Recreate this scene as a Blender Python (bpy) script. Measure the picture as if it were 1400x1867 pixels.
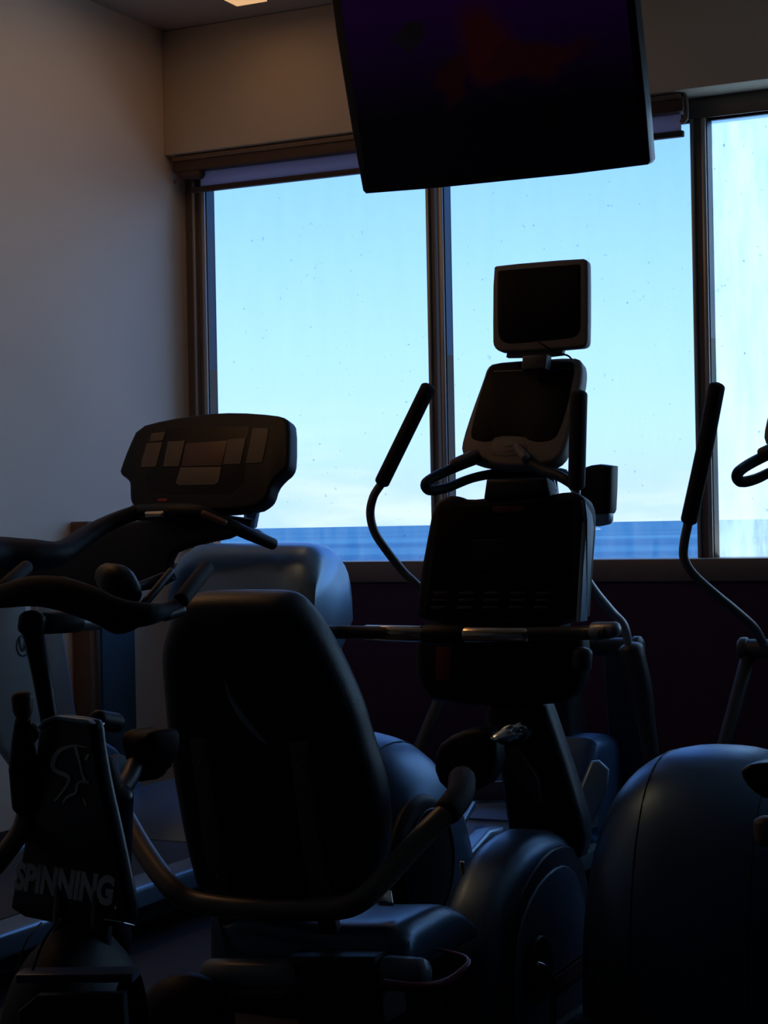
import bpy, bmesh, math, random
from mathutils import Vector, Matrix
random.seed(4)
for o in list(bpy.data.objects): bpy.data.objects.remove(o)
SC = bpy.context.scene
# ---------------------------------------------------------------- camera
F, HC = 3300.0, 1.27                       # focal length in pixels of a 1400x1867 frame, lens height
SY, CY = math.sin(math.radians(26.2)), math.cos(math.radians(26.2))
RO = 0.0187                                # camera roll
fwd = Vector((-SY, CY, 0)); rgt = Vector((CY, SY, 0)); up = Vector((0, 0, 1))
xi = (rgt - RO*up).normalized(); yi = (RO*rgt + up).normalized()
cam = bpy.data.cameras.new('camera'); co = bpy.data.objects.new('camera', cam); SC.collection.objects.link(co)
mw = Matrix((xi, yi, -fwd)).transposed().to_4x4(); mw.translation = Vector((0, 0, HC)); co.matrix_world = mw
cam.sensor_fit = 'AUTO'; cam.sensor_width = 36; cam.lens = F/1867*36; cam.shift_y = 24.5/1867
cam.clip_start = .05; cam.clip_end = 60000
SC.camera = co
# ---------------------------------------------------------------- sky, view
w = bpy.data.worlds.new('sky'); SC.world = w; w.use_nodes = True
nt = w.node_tree; nt.nodes.clear()
N = nt.nodes.new; LK = nt.links.new
out = N('ShaderNodeOutputWorld'); bg = N('ShaderNodeBackground'); LK(bg.outputs[0], out.inputs[0])
tc = N('ShaderNodeTexCoord'); sp = N('ShaderNodeSeparateXYZ'); LK(tc.outputs['Generated'], sp.inputs[0])
rp = N('ShaderNodeValToRGB'); LK(sp.outputs['Z'], rp.inputs[0])
els = [(0.0, (0.512, 0.744, 1.2)), (0.022, (0.521, 0.763, 1.2)), (0.05, (0.502, 0.818, 1.25)), (0.1, (0.428, 0.781, 1.25)), (0.15, (0.344, 0.698, 1.3)), (0.21, (0.251, 0.586, 1.35)), (0.45, (0.205, 0.539, 1.4)), (1.0, (0.13, 0.391, 1.2))]
rp.color_ramp.elements[0].position = els[0][0]; rp.color_ramp.elements[0].color = (*els[0][1], 1)
rp.color_ramp.elements[1].position = els[-1][0]; rp.color_ramp.elements[1].color = (*els[-1][1], 1)
for p, c in els[1:-1]:
    e = rp.color_ramp.elements.new(p); e.color = (*c, 1)
# soft clouds low over the sea
nz = N('ShaderNodeTexNoise'); nz.inputs['Scale'].default_value = 7; nz.inputs['Detail'].default_value = 4
mp = N('ShaderNodeMapping'); mp.inputs['Scale'].default_value = (1, 1, 5); LK(tc.outputs['Generated'], mp.inputs[0]); LK(mp.outputs[0], nz.inputs[0])
mr = N('ShaderNodeMapRange'); LK(nz.outputs[0], mr.inputs[0]); mr.inputs[1].default_value = .5; mr.inputs[2].default_value = .66
m2 = N('ShaderNodeMapRange'); LK(sp.outputs['Z'], m2.inputs[0]); m2.inputs[1].default_value = .07; m2.inputs[2].default_value = .015
mu = N('ShaderNodeMath'); mu.operation = 'MULTIPLY'; LK(mr.outputs[0], mu.inputs[0]); LK(m2.outputs[0], mu.inputs[1])
mu2 = N('ShaderNodeMath'); mu2.operation = 'MULTIPLY'; LK(mu.outputs[0], mu2.inputs[0]); mu2.inputs[1].default_value = .55
mx = N('ShaderNodeMix'); mx.data_type = 'RGBA'; LK(mu2.outputs[0], mx.inputs[0]); LK(rp.outputs[0], mx.inputs[6]); mx.inputs[7].default_value = (.93, 1, 1, 1)
LK(mx.outputs[2], bg.inputs[0]); bg.inputs[1].default_value = 1.0
SC.view_settings.view_transform = 'Standard'; SC.view_settings.look = 'None'
SC.view_settings.exposure = .28; SC.view_settings.gamma = 1; SC.view_settings.use_curve_mapping = False
def area(name, loc, sx, sy, rot, power, col, portal=False):
    l = bpy.data.lights.new(name, 'AREA'); l.shape = 'RECTANGLE'; l.size = sx; l.size_y = sy; l.energy = power; l.color = col
    o = bpy.data.objects.new(name, l); o.location = loc; o.rotation_euler = rot; SC.collection.objects.link(o)
    if portal: l.cycles.is_portal = True
    return o
area('window_portal', (-.95, 7.32, 2.05), 7.1, 1.9, (math.radians(-90), 0, 0), 1, (1, 1, 1), True)
sun = bpy.data.lights.new('sun', 'SUN'); sun.energy = 20; sun.angle = .01; sun.color = (1, .95, .86)
so = bpy.data.objects.new('sun', sun); SC.collection.objects.link(so)
so.rotation_euler = Vector((-.03, .25, .97)).to_track_quat('Z', 'Y').to_euler()
WARM = (1, .52, .20)
SC.cycles.max_bounces = 8
# ---------------------------------------------------------------- pixel helpers (1400x1867 frame)
def ray(px, py):
    a = (px-700)-RO*(py-958); b = -RO*(px-700)-(py-958)
    return fwd + rgt*(a/F) + up*(b/F)
CP = Vector((0, 0, HC))
def P(px, py, Y):
    d = ray(px, py); return CP + d*(Y/d.y)
def PX(px, py, X):
    d = ray(px, py); return CP + d*(X/d.x)
def PZ(px, py, Z):
    d = ray(px, py); return CP + d*((Z-HC)/d.z)
def PP(px, py, p0, n):
    d = ray(px, py); return CP + d*((p0-CP).dot(n)/d.dot(n))
# ---------------------------------------------------------------- materials
MC = {}
def mat(name, col, rough=.5, metal=0, bump=0, bscale=200, var=.12, coat=0, spec=.5, emit=None, estr=1, vscale=6):
    if name in MC: return MC[name]
    m = bpy.data.materials.new(name); m.use_nodes = True; t = m.node_tree; b = t.nodes['Principled BSDF']
    b.inputs['Roughness'].default_value = rough; b.inputs['Metallic'].default_value = metal
    b.inputs['Coat Weight'].default_value = coat; b.inputs['Specular IOR Level'].default_value = spec
    tcn = t.nodes.new('ShaderNodeTexCoord'); n = t.nodes.new('ShaderNodeTexNoise'); n.inputs['Scale'].default_value = vscale; n.inputs['Detail'].default_value = 5
    t.links.new(tcn.outputs['Object'], n.inputs['Vector'])
    r = t.nodes.new('ShaderNodeMix'); r.data_type = 'RGBA'
    r.inputs[6].default_value = (*[c*(1-var) for c in col], 1); r.inputs[7].default_value = (*[min(1, c*(1+var)) for c in col], 1)
    t.links.new(n.outputs[0], r.inputs[0]); t.links.new(r.outputs[2], b.inputs['Base Color'])
    if bump:
        n2 = t.nodes.new('ShaderNodeTexNoise'); n2.inputs['Scale'].default_value = bscale; n2.inputs['Detail'].default_value = 3
        t.links.new(tcn.outputs['Object'], n2.inputs['Vector'])
        bp = t.nodes.new('ShaderNodeBump'); bp.inputs['Strength'].default_value = bump; bp.inputs['Distance'].default_value = .002
        t.links.new(n2.outputs[0], bp.inputs['Height']); t.links.new(bp.outputs[0], b.inputs['Normal'])
    if emit: b.inputs['Emission Color'].default_value = (*emit, 1); b.inputs['Emission Strength'].default_value = estr
    MC[name] = m; return m
BLK = mat('black_plastic', (.008, .009, .013), .5, bump=.15, spec=.3)
GRIP = mat('black_foam_grip', (.007, .007, .009), .75, bump=.4, bscale=500)
SHINY = mat('black_glossy_plastic', (.006, .006, .009), .35, spec=.25)
SCREENM = mat('dark_screen_glass', (.003, .003, .006), .45, spec=.12)
VINYL = mat('black_vinyl', (.010, .018, .032), .40, bump=.3, bscale=350, spec=.5)
SILV = mat('silver_plastic', (.26, .38, .50), .36, metal=.7, bump=.06, bscale=300)
SILVM = mat('silver_paint_metal', (.36, .37, .38), .35, metal=.5)
GREYB = mat('warm_grey_plastic', (.17, .145, .13), .5, bump=.08, bscale=300)
TUBEG = mat('warm_grey_paint', (.17, .15, .13), .4, metal=.3)
DKGREY = mat('dark_grey_plastic', (.05, .055, .065), .42, bump=.1)
CHROME = mat('chrome', (.6, .6, .6), .15, metal=1)
BRASS = mat('sensor_metal', (.75, .58, .42), .16, metal=1)
NAVY = mat('navy_paint', (.010, .012, .035), .35, coat=.1)
REDP = mat('red_plastic', (.28, .012, .02), .4)
BELT = mat('treadmill_belt_rubber', (.03, .04, .05), .6, bump=.3, bscale=600)
BEIGE = mat('wall_paint_beige', (.66, .55, .43), .8, bump=.12, bscale=120, var=.03, vscale=1.2)
WHITEW = mat('wall_paint_white', (.95, .80, .64), .75, bump=.12, bscale=120, var=.03, vscale=1.2)
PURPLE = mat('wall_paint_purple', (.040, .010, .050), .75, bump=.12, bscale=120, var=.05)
CEIL = mat('ceiling_paint', (.52, .47, .42), .85, bump=.1, bscale=90, var=.04)
FLOORM = mat('rubber_floor', (.02, .022, .028), .6, bump=.4, bscale=300, var=.4, vscale=120)
FRAME = mat('window_frame_bronze', (.17, .14, .12), .45, metal=.2)
ALU = mat('window_frame_aluminium', (.42, .40, .38), .35, metal=.5)
WOOD = mat('brown_wood', (.13, .075, .045), .55, bump=.2, bscale=60, var=.25, vscale=14)
BLUEP = mat('blue_panel', (.055, .13, .20), .6, var=.06)
LETTER = mat('grey_lettering', (.85, .85, .88), .5)
KEY = mat('key_panel_brown', (.11, .085, .06), .5, var=.2)
KEYR = mat('display_brown', (.085, .035, .022), .35, var=.2)
# ---------------------------------------------------------------- objects
def link(name, me, parent=None):
    o = bpy.data.objects.new(name, me); SC.collection.objects.link(o)
    if parent is not None: o.parent = parent
    return o
def root_of(p):
    v = Vector((0, 0, 0))
    while p is not None: v = v + p.location; p = p.parent
    return v
def finish(name, bm, m, parent, ang=38):
    off = root_of(parent)
    for v in bm.verts: v.co = v.co - off
    bmesh.ops.remove_doubles(bm, verts=bm.verts, dist=1e-6)
    bmesh.ops.recalc_face_normals(bm, faces=bm.faces)
    for f in bm.faces: f.smooth = True
    for e in bm.edges:
        if len(e.link_faces) == 2 and e.calc_face_angle(0) > math.radians(ang): e.smooth = False
    me = bpy.data.meshes.new(name); bm.to_mesh(me); bm.free(); me.materials.append(m)
    return link(name, me, parent)
def thing(name, loc, label, cat, group=None):
    o = bpy.data.objects.new(name, None); SC.collection.objects.link(o); o.location = loc; o.empty_display_size = .1
    o['label'] = label; o['category'] = cat
    if group: o['group'] = group
    return o
def tag(o, label, cat, group=None):
    o['label'] = label; o['category'] = cat
    if group: o['group'] = group
    return o
def struct(o):
    o['kind'] = 'structure'; return o
def box(name, a, b, m, parent=None, bev=0.004):
    bm = bmesh.new(); bmesh.ops.create_cube(bm, size=1)
    for v in bm.verts:
        v.co = Vector([(a[i]+b[i])/2 + v.co[i]*abs(b[i]-a[i]) for i in range(3)])
    if bev:
        bmesh.ops.bevel(bm, geom=list(bm.edges), offset=min(bev, min(abs(b[i]-a[i]) for i in range(3))*.4), segments=2, affect='EDGES', profile=.5)
    return finish(name, bm, m, parent)
def chaikin(pts, it=2, closed=True):
    for _ in range(it):
        q = []; n = len(pts)
        rng = range(n) if closed else range(n-1)
        if not closed: q.append(pts[0])
        for i in rng:
            a, b = pts[i], pts[(i+1) % n]
            q.append(a*.75+b*.25); q.append(a*.25+b*.75)
        if not closed: q.append(pts[-1])
        pts = q
    return pts
def slab3(name, pts, n, thick, m, parent=None, bev=.006, rnd=1, seg=3, bow=0, taper=0, ang=38, zoff=0):
    """planar outline (world points) whose front faces n; extruded by thick along -n, with rounded edges"""
    n = n.normalized(); o = sum(pts, Vector())/len(pts)+n*zoff
    e1 = (Vector((0, 0, 1)).cross(n)); e1 = e1.normalized() if e1.length > 1e-3 else Vector((1, 0, 0)); e2 = n.cross(e1)
    p2 = [Vector(((p-o).dot(e1), (p-o).dot(e2))) for p in pts]
    if rnd: p2 = chaikin(p2, rnd)
    ar = sum(p2[i].cross(p2[(i+1) % len(p2)]) for i in range(len(p2)))
    if ar < 0: p2.reverse()
    L = len(p2); nor = []
    for i in range(L):
        a, b, c = p2[i-1], p2[i], p2[(i+1) % L]
        u = (b-a); v = (c-b); u = u.normalized() if u.length > 1e-9 else Vector((1, 0)); v = v.normalized() if v.length > 1e-9 else u
        nn = Vector((u.y+v.y, -(u.x+v.x))); k = nn.length
        nn = nn/k if k > 1e-6 else Vector((u.y, -u.x))
        d = max(.5, nn.dot(Vector((u.y, -u.x)))); nor.append(nn/d)
    bev = min(bev, thick*.49); rings = []
    for s in range(seg+1):
        t = s/seg*math.pi/2; rings.append((-bev*(1-math.sin(t)), -bev*(1-math.cos(t))))
    for s in range(seg+1):
        t = s/seg*math.pi/2; rings.append((-bev*(1-math.cos(t))-taper, -thick+bev*(1-math.sin(t))))
    if thick <= .0015: rings = [(0, 0), (0, -thick)]
    bm = bmesh.new(); vr = []
    hw = max(abs(p.x) for p in p2)
    for off, dz in rings:
        row = []
        for p, q in zip(p2, nor):
            r = p+q*off; z = dz - bow*(p.x/hw)**2
            row.append(bm.verts.new(o+e1*r.x+e2*r.y+n*z))
        vr.append(row)
    for a, b in zip(vr[:-1], vr[1:]):
        for i in range(L): bm.faces.new((a[i], a[(i+1) % L], b[(i+1) % L], b[i]))
    for row, fl in ((vr[0], False), (vr[-1], True)):
        f = bm.faces.new(row if not fl else list(reversed(row)))
        if bow or len(row) > 4: bmesh.ops.triangulate(bm, faces=[f])
    return finish(name, bm, m, parent, ang)
NB = Vector((0, -1, 0))
EX = Vector((1, 0, 0))
def tilt(deg): a = math.radians(deg); return Vector((0, -math.cos(a), math.sin(a)))
def face(name, px, p0, n, thick, m, parent=None, lift=0, dx=0, **k):
    """an outline read off the photo, laid on the object's own plane through p0 facing n"""
    n = n.normalized(); q = p0+n*lift
    return slab3(name, [PP(a, b, q, n)+Vector((dx, 0, 0)) for a, b in px], n, thick, m, parent, **k)
def side(name, yz, x0, x1, m, parent=None, **k):
    return slab3(name, [Vector((x1, y, z)) for y, z in yz], Vector((1, 0, 0)), x1-x0, m, parent, **k)
def tube(name, pts, r, m, parent=None, sub=5, seg=12, flat=None):
    pts = [Vector(p) for p in pts]; rs = r if isinstance(r, (list, tuple)) else [r]*len(pts)
    q, qr = [], []; n = len(pts)
    for i in range(n-1):
        p0, p1, p2, p3 = pts[max(i-1, 0)], pts[i], pts[i+1], pts[min(i+2, n-1)]
        for s in range(sub):
            t = s/sub
            q.append(.5*((2*p1)+(p2-p0)*t+(2*p0-5*p1+4*p2-p3)*t*t+(3*p1-p0-3*p2+p3)*t**3)); qr.append(rs[i]*(1-t)+rs[i+1]*t)
    q.append(pts[-1]); qr.append(rs[-1])
    d0 = (q[1]-q[0]).normalized(); d1 = (q[-1]-q[-2]).normalized()
    c0 = [(q[0]-d0*qr[0]*k*.6, qr[0]*math.sqrt(max(0.02, 1-k*k))) for k in (.97, .75, .4)]
    c1 = [(q[-1]+d1*qr[-1]*k*.6, qr[-1]*math.sqrt(max(0.02, 1-k*k))) for k in (.4, .75, .97)]
    q = [c[0] for c in c0]+q+[c[0] for c in c1]; qr = [c[1] for c in c0]+qr+[c[1] for c in c1]
    bm = bmesh.new(); rows = []; ref = None
    for i, p in enumerate(q):
        d = (q[min(i+1, len(q)-1)]-q[max(i-1, 0)]).normalized()
        if ref is None: ref = d.orthogonal().normalized()
        ref = (ref-d*ref.dot(d)).normalized(); b = d.cross(ref)
        rows.append([bm.verts.new(p+(ref*math.cos(j*2*math.pi/seg)+b*math.sin(j*2*math.pi/seg))*qr[i]) for j in range(seg)])
    for a, b in zip(rows[:-1], rows[1:]):
        for j in range(seg): bm.faces.new((a[j], a[(j+1) % seg], b[(j+1) % seg], b[j]))
    bm.faces.new(rows[0]); bm.faces.new(rows[-1])
    return finish(name, bm, m, parent, 60)
def ptube(name, pl, r, m, parent=None, dx=0, **k):
    return tube(name, [P(*p)+Vector((dx, 0, 0)) for p in pl], r, m, parent, **k)
def disc(name, c, axis, r, h, m, parent=None, bev=.006, seg=40, dome=0):
    c = Vector(c); axis = Vector(axis).normalized(); u = axis.orthogonal().normalized(); v = axis.cross(u)
    prof = [(0, h+dome), (r*.45, h+dome*.85), (r*.75, h+dome*.5), (r-bev, h), (r-bev*.3, h-bev*.3), (r, h-bev), (r, bev), (r-bev, 0), (0, 0)]
    bm = bmesh.new(); rows = []
    for rr, z in prof:
        rows.append([bm.verts.new(c+axis*z)] if rr == 0 else [bm.verts.new(c+axis*z+(u*math.cos(2*math.pi*j/seg)+v*math.sin(2*math.pi*j/seg))*rr) for j in range(seg)])
    for a, b in zip(rows[:-1], rows[1:]):
        for j in range(seg):
            k = (j+1) % seg
            if len(a) == 1: bm.faces.new((a[0], b[j], b[k]))
            elif len(b) == 1: bm.faces.new((a[j], b[0], a[k]))
            else: bm.faces.new((a[j], b[j], b[k], a[k]))
    return finish(name, bm, m, parent, 50)
def ring(name, c, axis, R, r, m, parent=None, seg=48, arc=(0, 360)):
    axis = Vector(axis).normalized(); u = axis.cross(Vector((0, 0, 1))); u = u.normalized() if u.length > .1 else Vector((1, 0, 0)); v = u.cross(axis)
    n = max(6, int(seg*(arc[1]-arc[0])/360))
    return tube(name, [Vector(c)+(u*math.cos(math.radians(arc[0]+(arc[1]-arc[0])*i/n))+v*math.sin(math.radians(arc[0]+(arc[1]-arc[0])*i/n)))*R for i in range(n+1)], r, m, parent, sub=1, seg=8)
def stroke(name, px, wd, p0, n, thick, m, parent, lift=.0, it=2):
    """a line of varying width in the photo as a thin raised slab on the object's own plane"""
    n = n.normalized(); p0 = p0+n*lift
    q = chaikin([Vector((*p, w)) for p, w in zip(px, wd)], it, closed=False); bm = bmesh.new(); rows = []
    for i, p in enumerate(q):
        d = (q[min(i+1, len(q)-1)]-q[max(i-1, 0)]); d = Vector((d.x, d.y)).normalized(); nn = Vector((-d.y, d.x))
        a = PP(p.x+nn.x*p.z/2, p.y+nn.y*p.z/2, p0, n); b = PP(p.x-nn.x*p.z/2, p.y-nn.y*p.z/2, p0, n)
        rows.append([bm.verts.new(v) for v in (a+n*thick, b+n*thick, b, a)])
    for a, b in zip(rows[:-1], rows[1:]):
        for k in range(4): bm.faces.new((a[k], a[(k+1) % 4], b[(k+1) % 4], b[k]))
    bm.faces.new(rows[0]); bm.faces.new(rows[-1])
    return finish(name, bm, m, parent)

# ================================================================ SETTING
ZC, YW, YG, XL, XR, YB = 3.55, 7.0, 7.2, -4.53, 3.4, -3.6
ZS, ZH = 1.03, 2.98
struct(box('floor', (XL-.2, YB-.2, -.15), (XR+.2, YG+.3, 0), FLOORM, bev=0))
struct(box('ceiling', (XL-.2, YB-.2, ZC), (XR+.2, YG+.02, ZC+.15), CEIL, bev=0))
struct(box('wall_left', (XL-.2, YB, 0), (XL, YG+.02, ZC), WHITEW, bev=0))
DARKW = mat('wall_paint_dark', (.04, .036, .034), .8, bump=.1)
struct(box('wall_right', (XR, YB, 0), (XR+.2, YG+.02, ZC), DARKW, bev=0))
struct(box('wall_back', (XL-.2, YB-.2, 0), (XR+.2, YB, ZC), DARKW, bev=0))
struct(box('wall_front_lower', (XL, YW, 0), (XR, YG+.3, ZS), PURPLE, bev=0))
struct(box('wall_front_upper', (XL, YW, ZH), (XR, YG+.02, ZC), BEIGE, bev=.01))
struct(box('trim_1', (XL, YW-.012, ZS-.005), (XR, YG-.03, ZS+.085), FRAME, bev=.004))     # sill rail
struct(box('trim_2', (XL, YG-.04, ZH-.085), (XR, YG+.02, ZH), FRAME, bev=.004))            # head rail
struct(box('trim_3', (XL, YG+.02, ZS), (XR, YG+.3, ZS+.07), FRAME, bev=0))
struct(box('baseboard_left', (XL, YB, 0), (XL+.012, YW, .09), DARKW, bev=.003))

def glass(name, dirt, tint=(.97, .985, 1), scale=7):
    m = bpy.data.materials.new(name); m.use_nodes = True; t = m.node_tree; t.nodes.clear(); n = t.nodes.new; l = t.links.new
    o = n('ShaderNodeOutputMaterial'); tr = n('ShaderNodeBsdfTransparent'); tr.inputs[0].default_value = (*tint, 1)
    gl = n('ShaderNodeBsdfGlossy'); gl.inputs['Roughness'].default_value = .02
    fr = n('ShaderNodeFresnel'); fr.inputs[0].default_value = 1.2; mx1 = n('ShaderNodeMixShader'); l(fr.outputs[0], mx1.inputs[0]); l(tr.outputs[0], mx1.inputs[1]); l(gl.outputs[0], mx1.inputs[2])
    tl = n('ShaderNodeBsdfTranslucent'); tl.inputs[0].default_value = (.70, .92, .97, 1)
    c = n('ShaderNodeTexCoord'); mp = n('ShaderNodeMapping'); mp.inputs['Scale'].default_value = (scale, 1, scale*.16); l(c.outputs['Object'], mp.inputs[0])
    nz = n('ShaderNodeTexNoise'); nz.inputs['Scale'].default_value = 2.2; nz.inputs['Detail'].default_value = 7; nz.inputs['Roughness'].default_value = .68; l(mp.outputs[0], nz.inputs[0])
    mr = n('ShaderNodeMapRange'); mr.inputs[1].default_value = .35; mr.inputs[2].default_value = .72; mr.inputs[3].default_value = dirt[0]; mr.inputs[4].default_value = dirt[1]; l(nz.outputs[0], mr.inputs[0])
    # small specks
    vo = n('ShaderNodeTexNoise'); vo.inputs['Scale'].default_value = 38; vo.inputs['Detail'].default_value = 2; l(c.outputs['Object'], vo.inputs[0])
    m3 = n('ShaderNodeMapRange'); m3.inputs[1].default_value = .72; m3.inputs[2].default_value = .78; m3.inputs[3].default_value = 0; m3.inputs[4].default_value = dirt[2]; l(vo.outputs[0], m3.inputs[0])
    mx2 = n('ShaderNodeMixShader'); l(mr.outputs[0], mx2.inputs[0]); l(mx1.outputs[0], mx2.inputs[1]); l(tl.outputs[0], mx2.inputs[2])
    df = n('ShaderNodeBsdfDiffuse'); df.inputs[0].default_value = (.3, .3, .3, 1)
    mx3 = n('ShaderNodeMixShader'); l(m3.outputs[0], mx3.inputs[0]); l(mx2.outputs[0], mx3.inputs[1]); l(df.outputs[0], mx3.inputs[2])
    l(mx3.outputs[0], o.inputs[0]); return m
G1 = glass('window_glass', (.0, .035, .3)); G3 = glass('salt_hazed_window_glass', (.18, .58, .5), scale=5)
edges = [(-4.41, -3.29), (-3.206, -2.104), (-2.035, -.935), (-.865, .24), (.31, 1.42), (1.49, 2.6)]
def pane_window(i, x0, x1, g):
    z0, z1 = ZS+.085, ZH-.085
    bm = bmesh.new()
    for a, b in (((x0-.035, z0-.03), (x0, z1+.03)), ((x1, z0-.03), (x1+.035, z1+.03)), ((x0, z0-.03), (x1, z0)), ((x0, z1), (x1, z1+.03))):
        q = bmesh.ops.create_cube(bm, size=1)['verts']
        for v in q: v.co = Vector(((a[0]+b[0])/2+v.co.x*(b[0]-a[0]), YG+v.co.y*.07, (a[1]+b[1])/2+v.co.z*(b[1]-a[1])))
    fr = struct(finish('window_%d' % i, bm, FRAME, None))
    box('glass_pane', (x0, YG+.026, z0), (x1, YG+.032, z1), g, fr, bev=0)
    box('aluminium_bead', (x1+.001, YG-.05, z0-.01), (x1+.015, YG-.03, z1), ALU, fr, bev=.002)
    box('aluminium_bead', (x0-.022, YG-.05, z0-.01), (x0-.004, YG-.034, z1), ALU, fr, bev=.002)
    return fr
for i, (a, b) in enumerate(edges): pane_window(i+1, a, b, G3 if i >= 2 else G1)
struct(box('trim_4', (XL, YG-.03, ZS+.05), (-4.445, YG+.02, ZH-.06), FRAME, bev=.004))
struct(box('trim_5', (2.64, YW, ZS+.05), (XR, YG+.3, ZH), DARKW, bev=0))
box('aluminium_bead', (-4.475, YG-.06, ZS+.08), (-4.460, YG-.029, ZH-.1), ALU, bpy.data.objects['trim_4'], bev=.002)

# sea outside
sm = bpy.data.materials.new('sea_water'); sm.use_nodes = True; t = sm.node_tree; b = t.nodes['Principled BSDF']
b.inputs['Roughness'].default_value = .6; b.inputs['Specular IOR Level'].default_value = 0
c = t.nodes.new('ShaderNodeTexCoord'); mp = t.nodes.new('ShaderNodeMapping'); mp.inputs['Scale'].default_value = (.0007, .0035, 1); t.links.new(c.outputs['Object'], mp.inputs[0])
nz = t.nodes.new('ShaderNodeTexNoise'); nz.inputs['Scale'].default_value = 1; nz.inputs['Detail'].default_value = 6; t.links.new(mp.outputs[0], nz.inputs[0])
cr = t.nodes.new('ShaderNodeValToRGB'); cr.color_ramp.elements[0].position = .35; cr.color_ramp.elements[0].color = (.004, .022, .068, 1); cr.color_ramp.elements[1].position = .68; cr.color_ramp.elements[1].color = (.010, .042, .098, 1)
t.links.new(nz.outputs[0], cr.inputs[0]); t.links.new(cr.outputs[0], b.inputs['Base Color'])
bp = t.nodes.new('ShaderNodeBump'); bp.inputs['Strength'].default_value = .6; bp.inputs['Distance'].default_value = 3; t.links.new(nz.outputs[0], bp.inputs['Height']); t.links.new(bp.outputs[0], b.inputs['Normal'])
bm = bmesh.new()
vs = [bm.verts.new(v) for v in ((-42000, 60, -16), (30000, 60, -16), (30000, 40000, -16), (-42000, 40000, -16), (-42000, 60, -26), (30000, 60, -26), (30000, 40000, -26), (-42000, 40000, -26))]
for f in ((0, 1, 2, 3), (7, 6, 5, 4), (0, 4, 5, 1), (1, 5, 6, 2), (2, 6, 7, 3), (3, 7, 4, 0)): bm.faces.new([vs[i] for i in f])
struct(finish('sea', bm, sm, None))

def sea_pt(px, py, z=-16): return PZ(px, py, z)
bt = sea_pt(1088, 966)
b0 = thing('sailing_boat', bt, 'tiny white sailing boat on the sea seen beside the recumbent bike console', 'boat')
slab3('hull', [bt+Vector(v) for v in ((-9, 0, 1.2), (-7, 0, -.6), (7, 0, -.6), (9.5, 0, 1.6))], NB, 3, mat('white_boat', (.75, .75, .75), .4), b0, bev=.3, rnd=0)
slab3('sail', [bt+Vector(v) for v in ((-5, -1, 1.8), (6.5, -1, 2.2), (-4.0, -1, 14))], NB, .3, mat('white_boat', (.75, .75, .75), .4), b0, bev=.1, rnd=0)
tube('mast', [bt+Vector((-4.6, -.8, 1.5)), bt+Vector((-4.2, -.8, 14.5))], .15, mat('white_boat', (.75, .75, .75), .4), b0, sub=1, seg=6)

# blue upright panel and wooden post by the left wall
def left_px(px, py, off): return PX(px, py, XL+off)
a = left_px(187, 1200, .05); b2 = left_px(247, 1200, .05)
pan = tag(box('wall_panel', (XL+.002, a.y, 0), (XL+.05, b2.y, 1.17), BLUEP, bev=.004), 'narrow blue upright panel against the left wall behind the treadmill', 'panel')
a = left_px(164, 1200, .09); b2 = left_px(184, 1200, .09)
pst = tag(box('wooden_post', (XL+.002, a.y, 0), (XL+.09, b2.y, 1.31), WOOD, bev=.006), 'brown wooden post standing against the left wall beside the blue panel', 'post')

# ceiling light
lamp_m = mat('lamp_diffuser', (.6, .5, .4), .6, emit=(.62, .36, .17), estr=1.0)
def ceiling_light(x0, x1, y0, y1, label, power=0):
    t = thing('ceiling_light', ((x0+x1)/2, (y0+y1)/2, ZC-.03), label, 'light')
    box('frame', (x0-.008, y0-.008, ZC-.03), (x1+.008, y1+.008, ZC), GREYB, t, bev=.002)
    box('diffuser', (x0, y0, ZC-.036), (x1, y1, ZC-.031), lamp_m, t, bev=.001)
    if power:
        l = area('lamp', (0, 0, -.02), x1-x0, y1-y0, (0, 0, 0), power, WARM); l.parent = t
    return t
A = PZ(432, 12, ZC-.036)
ceiling_light(A.x, A.x+.15, A.y-1.2, A.y, 'narrow warm ceiling strip light cut off by the top edge', .7)

# roller blind
bl = thing('roller_blind', (-3.3, YW+.06, ZH-.08), 'rolled-up grey roller blind hanging over the two left windows', 'blind')
box('headrail', (-4.50, YW+.02, ZH-.078), (-2.09, YW+.09, ZH-.018), mat('blind_headrail_brown', (.085, .045, .028), .5), bl, bev=.006)
box('headrail_trim', (-4.50, YW+.012, ZH-.03), (-2.10, YW+.03, ZH-.008), mat('blind_trim_brown', (.16, .11, .08), .5), bl, bev=.004)
fm = bpy.data.materials.new('blind_fabric'); fm.use_nodes = True; t = fm.node_tree; n = t.nodes.new; t.nodes.clear(); l = t.links.new
o_ = n('ShaderNodeOutputMaterial'); d_ = n('ShaderNodeBsdfDiffuse'); d_.inputs[0].default_value = (.3, .27, .28, 1); tl = n('ShaderNodeBsdfTranslucent'); tl.inputs[0].default_value = (.62, .52, .60, 1)
wv = n('ShaderNodeTexNoise'); wv.inputs['Scale'].default_value = 400; bp = n('ShaderNodeBump'); bp.inputs['Strength'].default_value = .2; l(wv.outputs[0], bp.inputs['Height']); l(bp.outputs[0], d_.inputs['Normal'])
m_ = n('ShaderNodeMixShader'); m_.inputs[0].default_value = .75; l(d_.outputs[0], m_.inputs[1]); l(tl.outputs[0], m_.inputs[2]); l(m_.outputs[0], o_.inputs[0])
box('fabric', (-4.38, YW+.07, ZH-.150), (-2.115, YW+.074, ZH-.075), fm, bl, bev=0)
box('bottom_bar', (-4.43, YW+.062, ZH-.170), (-2.105, YW+.086, ZH-.145), mat('blind_bar_dark', (.035, .022, .02), .5), bl, bev=.004)
for x in (-4.50, -2.10):
    tube('bracket', [(x, YW+.05, ZH-.004), (x+.012, YW+.05, ZH-.03), (x+.012, YW+.05, ZH-.10), (x-.006, YW+.05, ZH-.115)], .011, mat('blind_trim_brown', (.16, .11, .08), .5), bl, seg=8)
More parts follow.
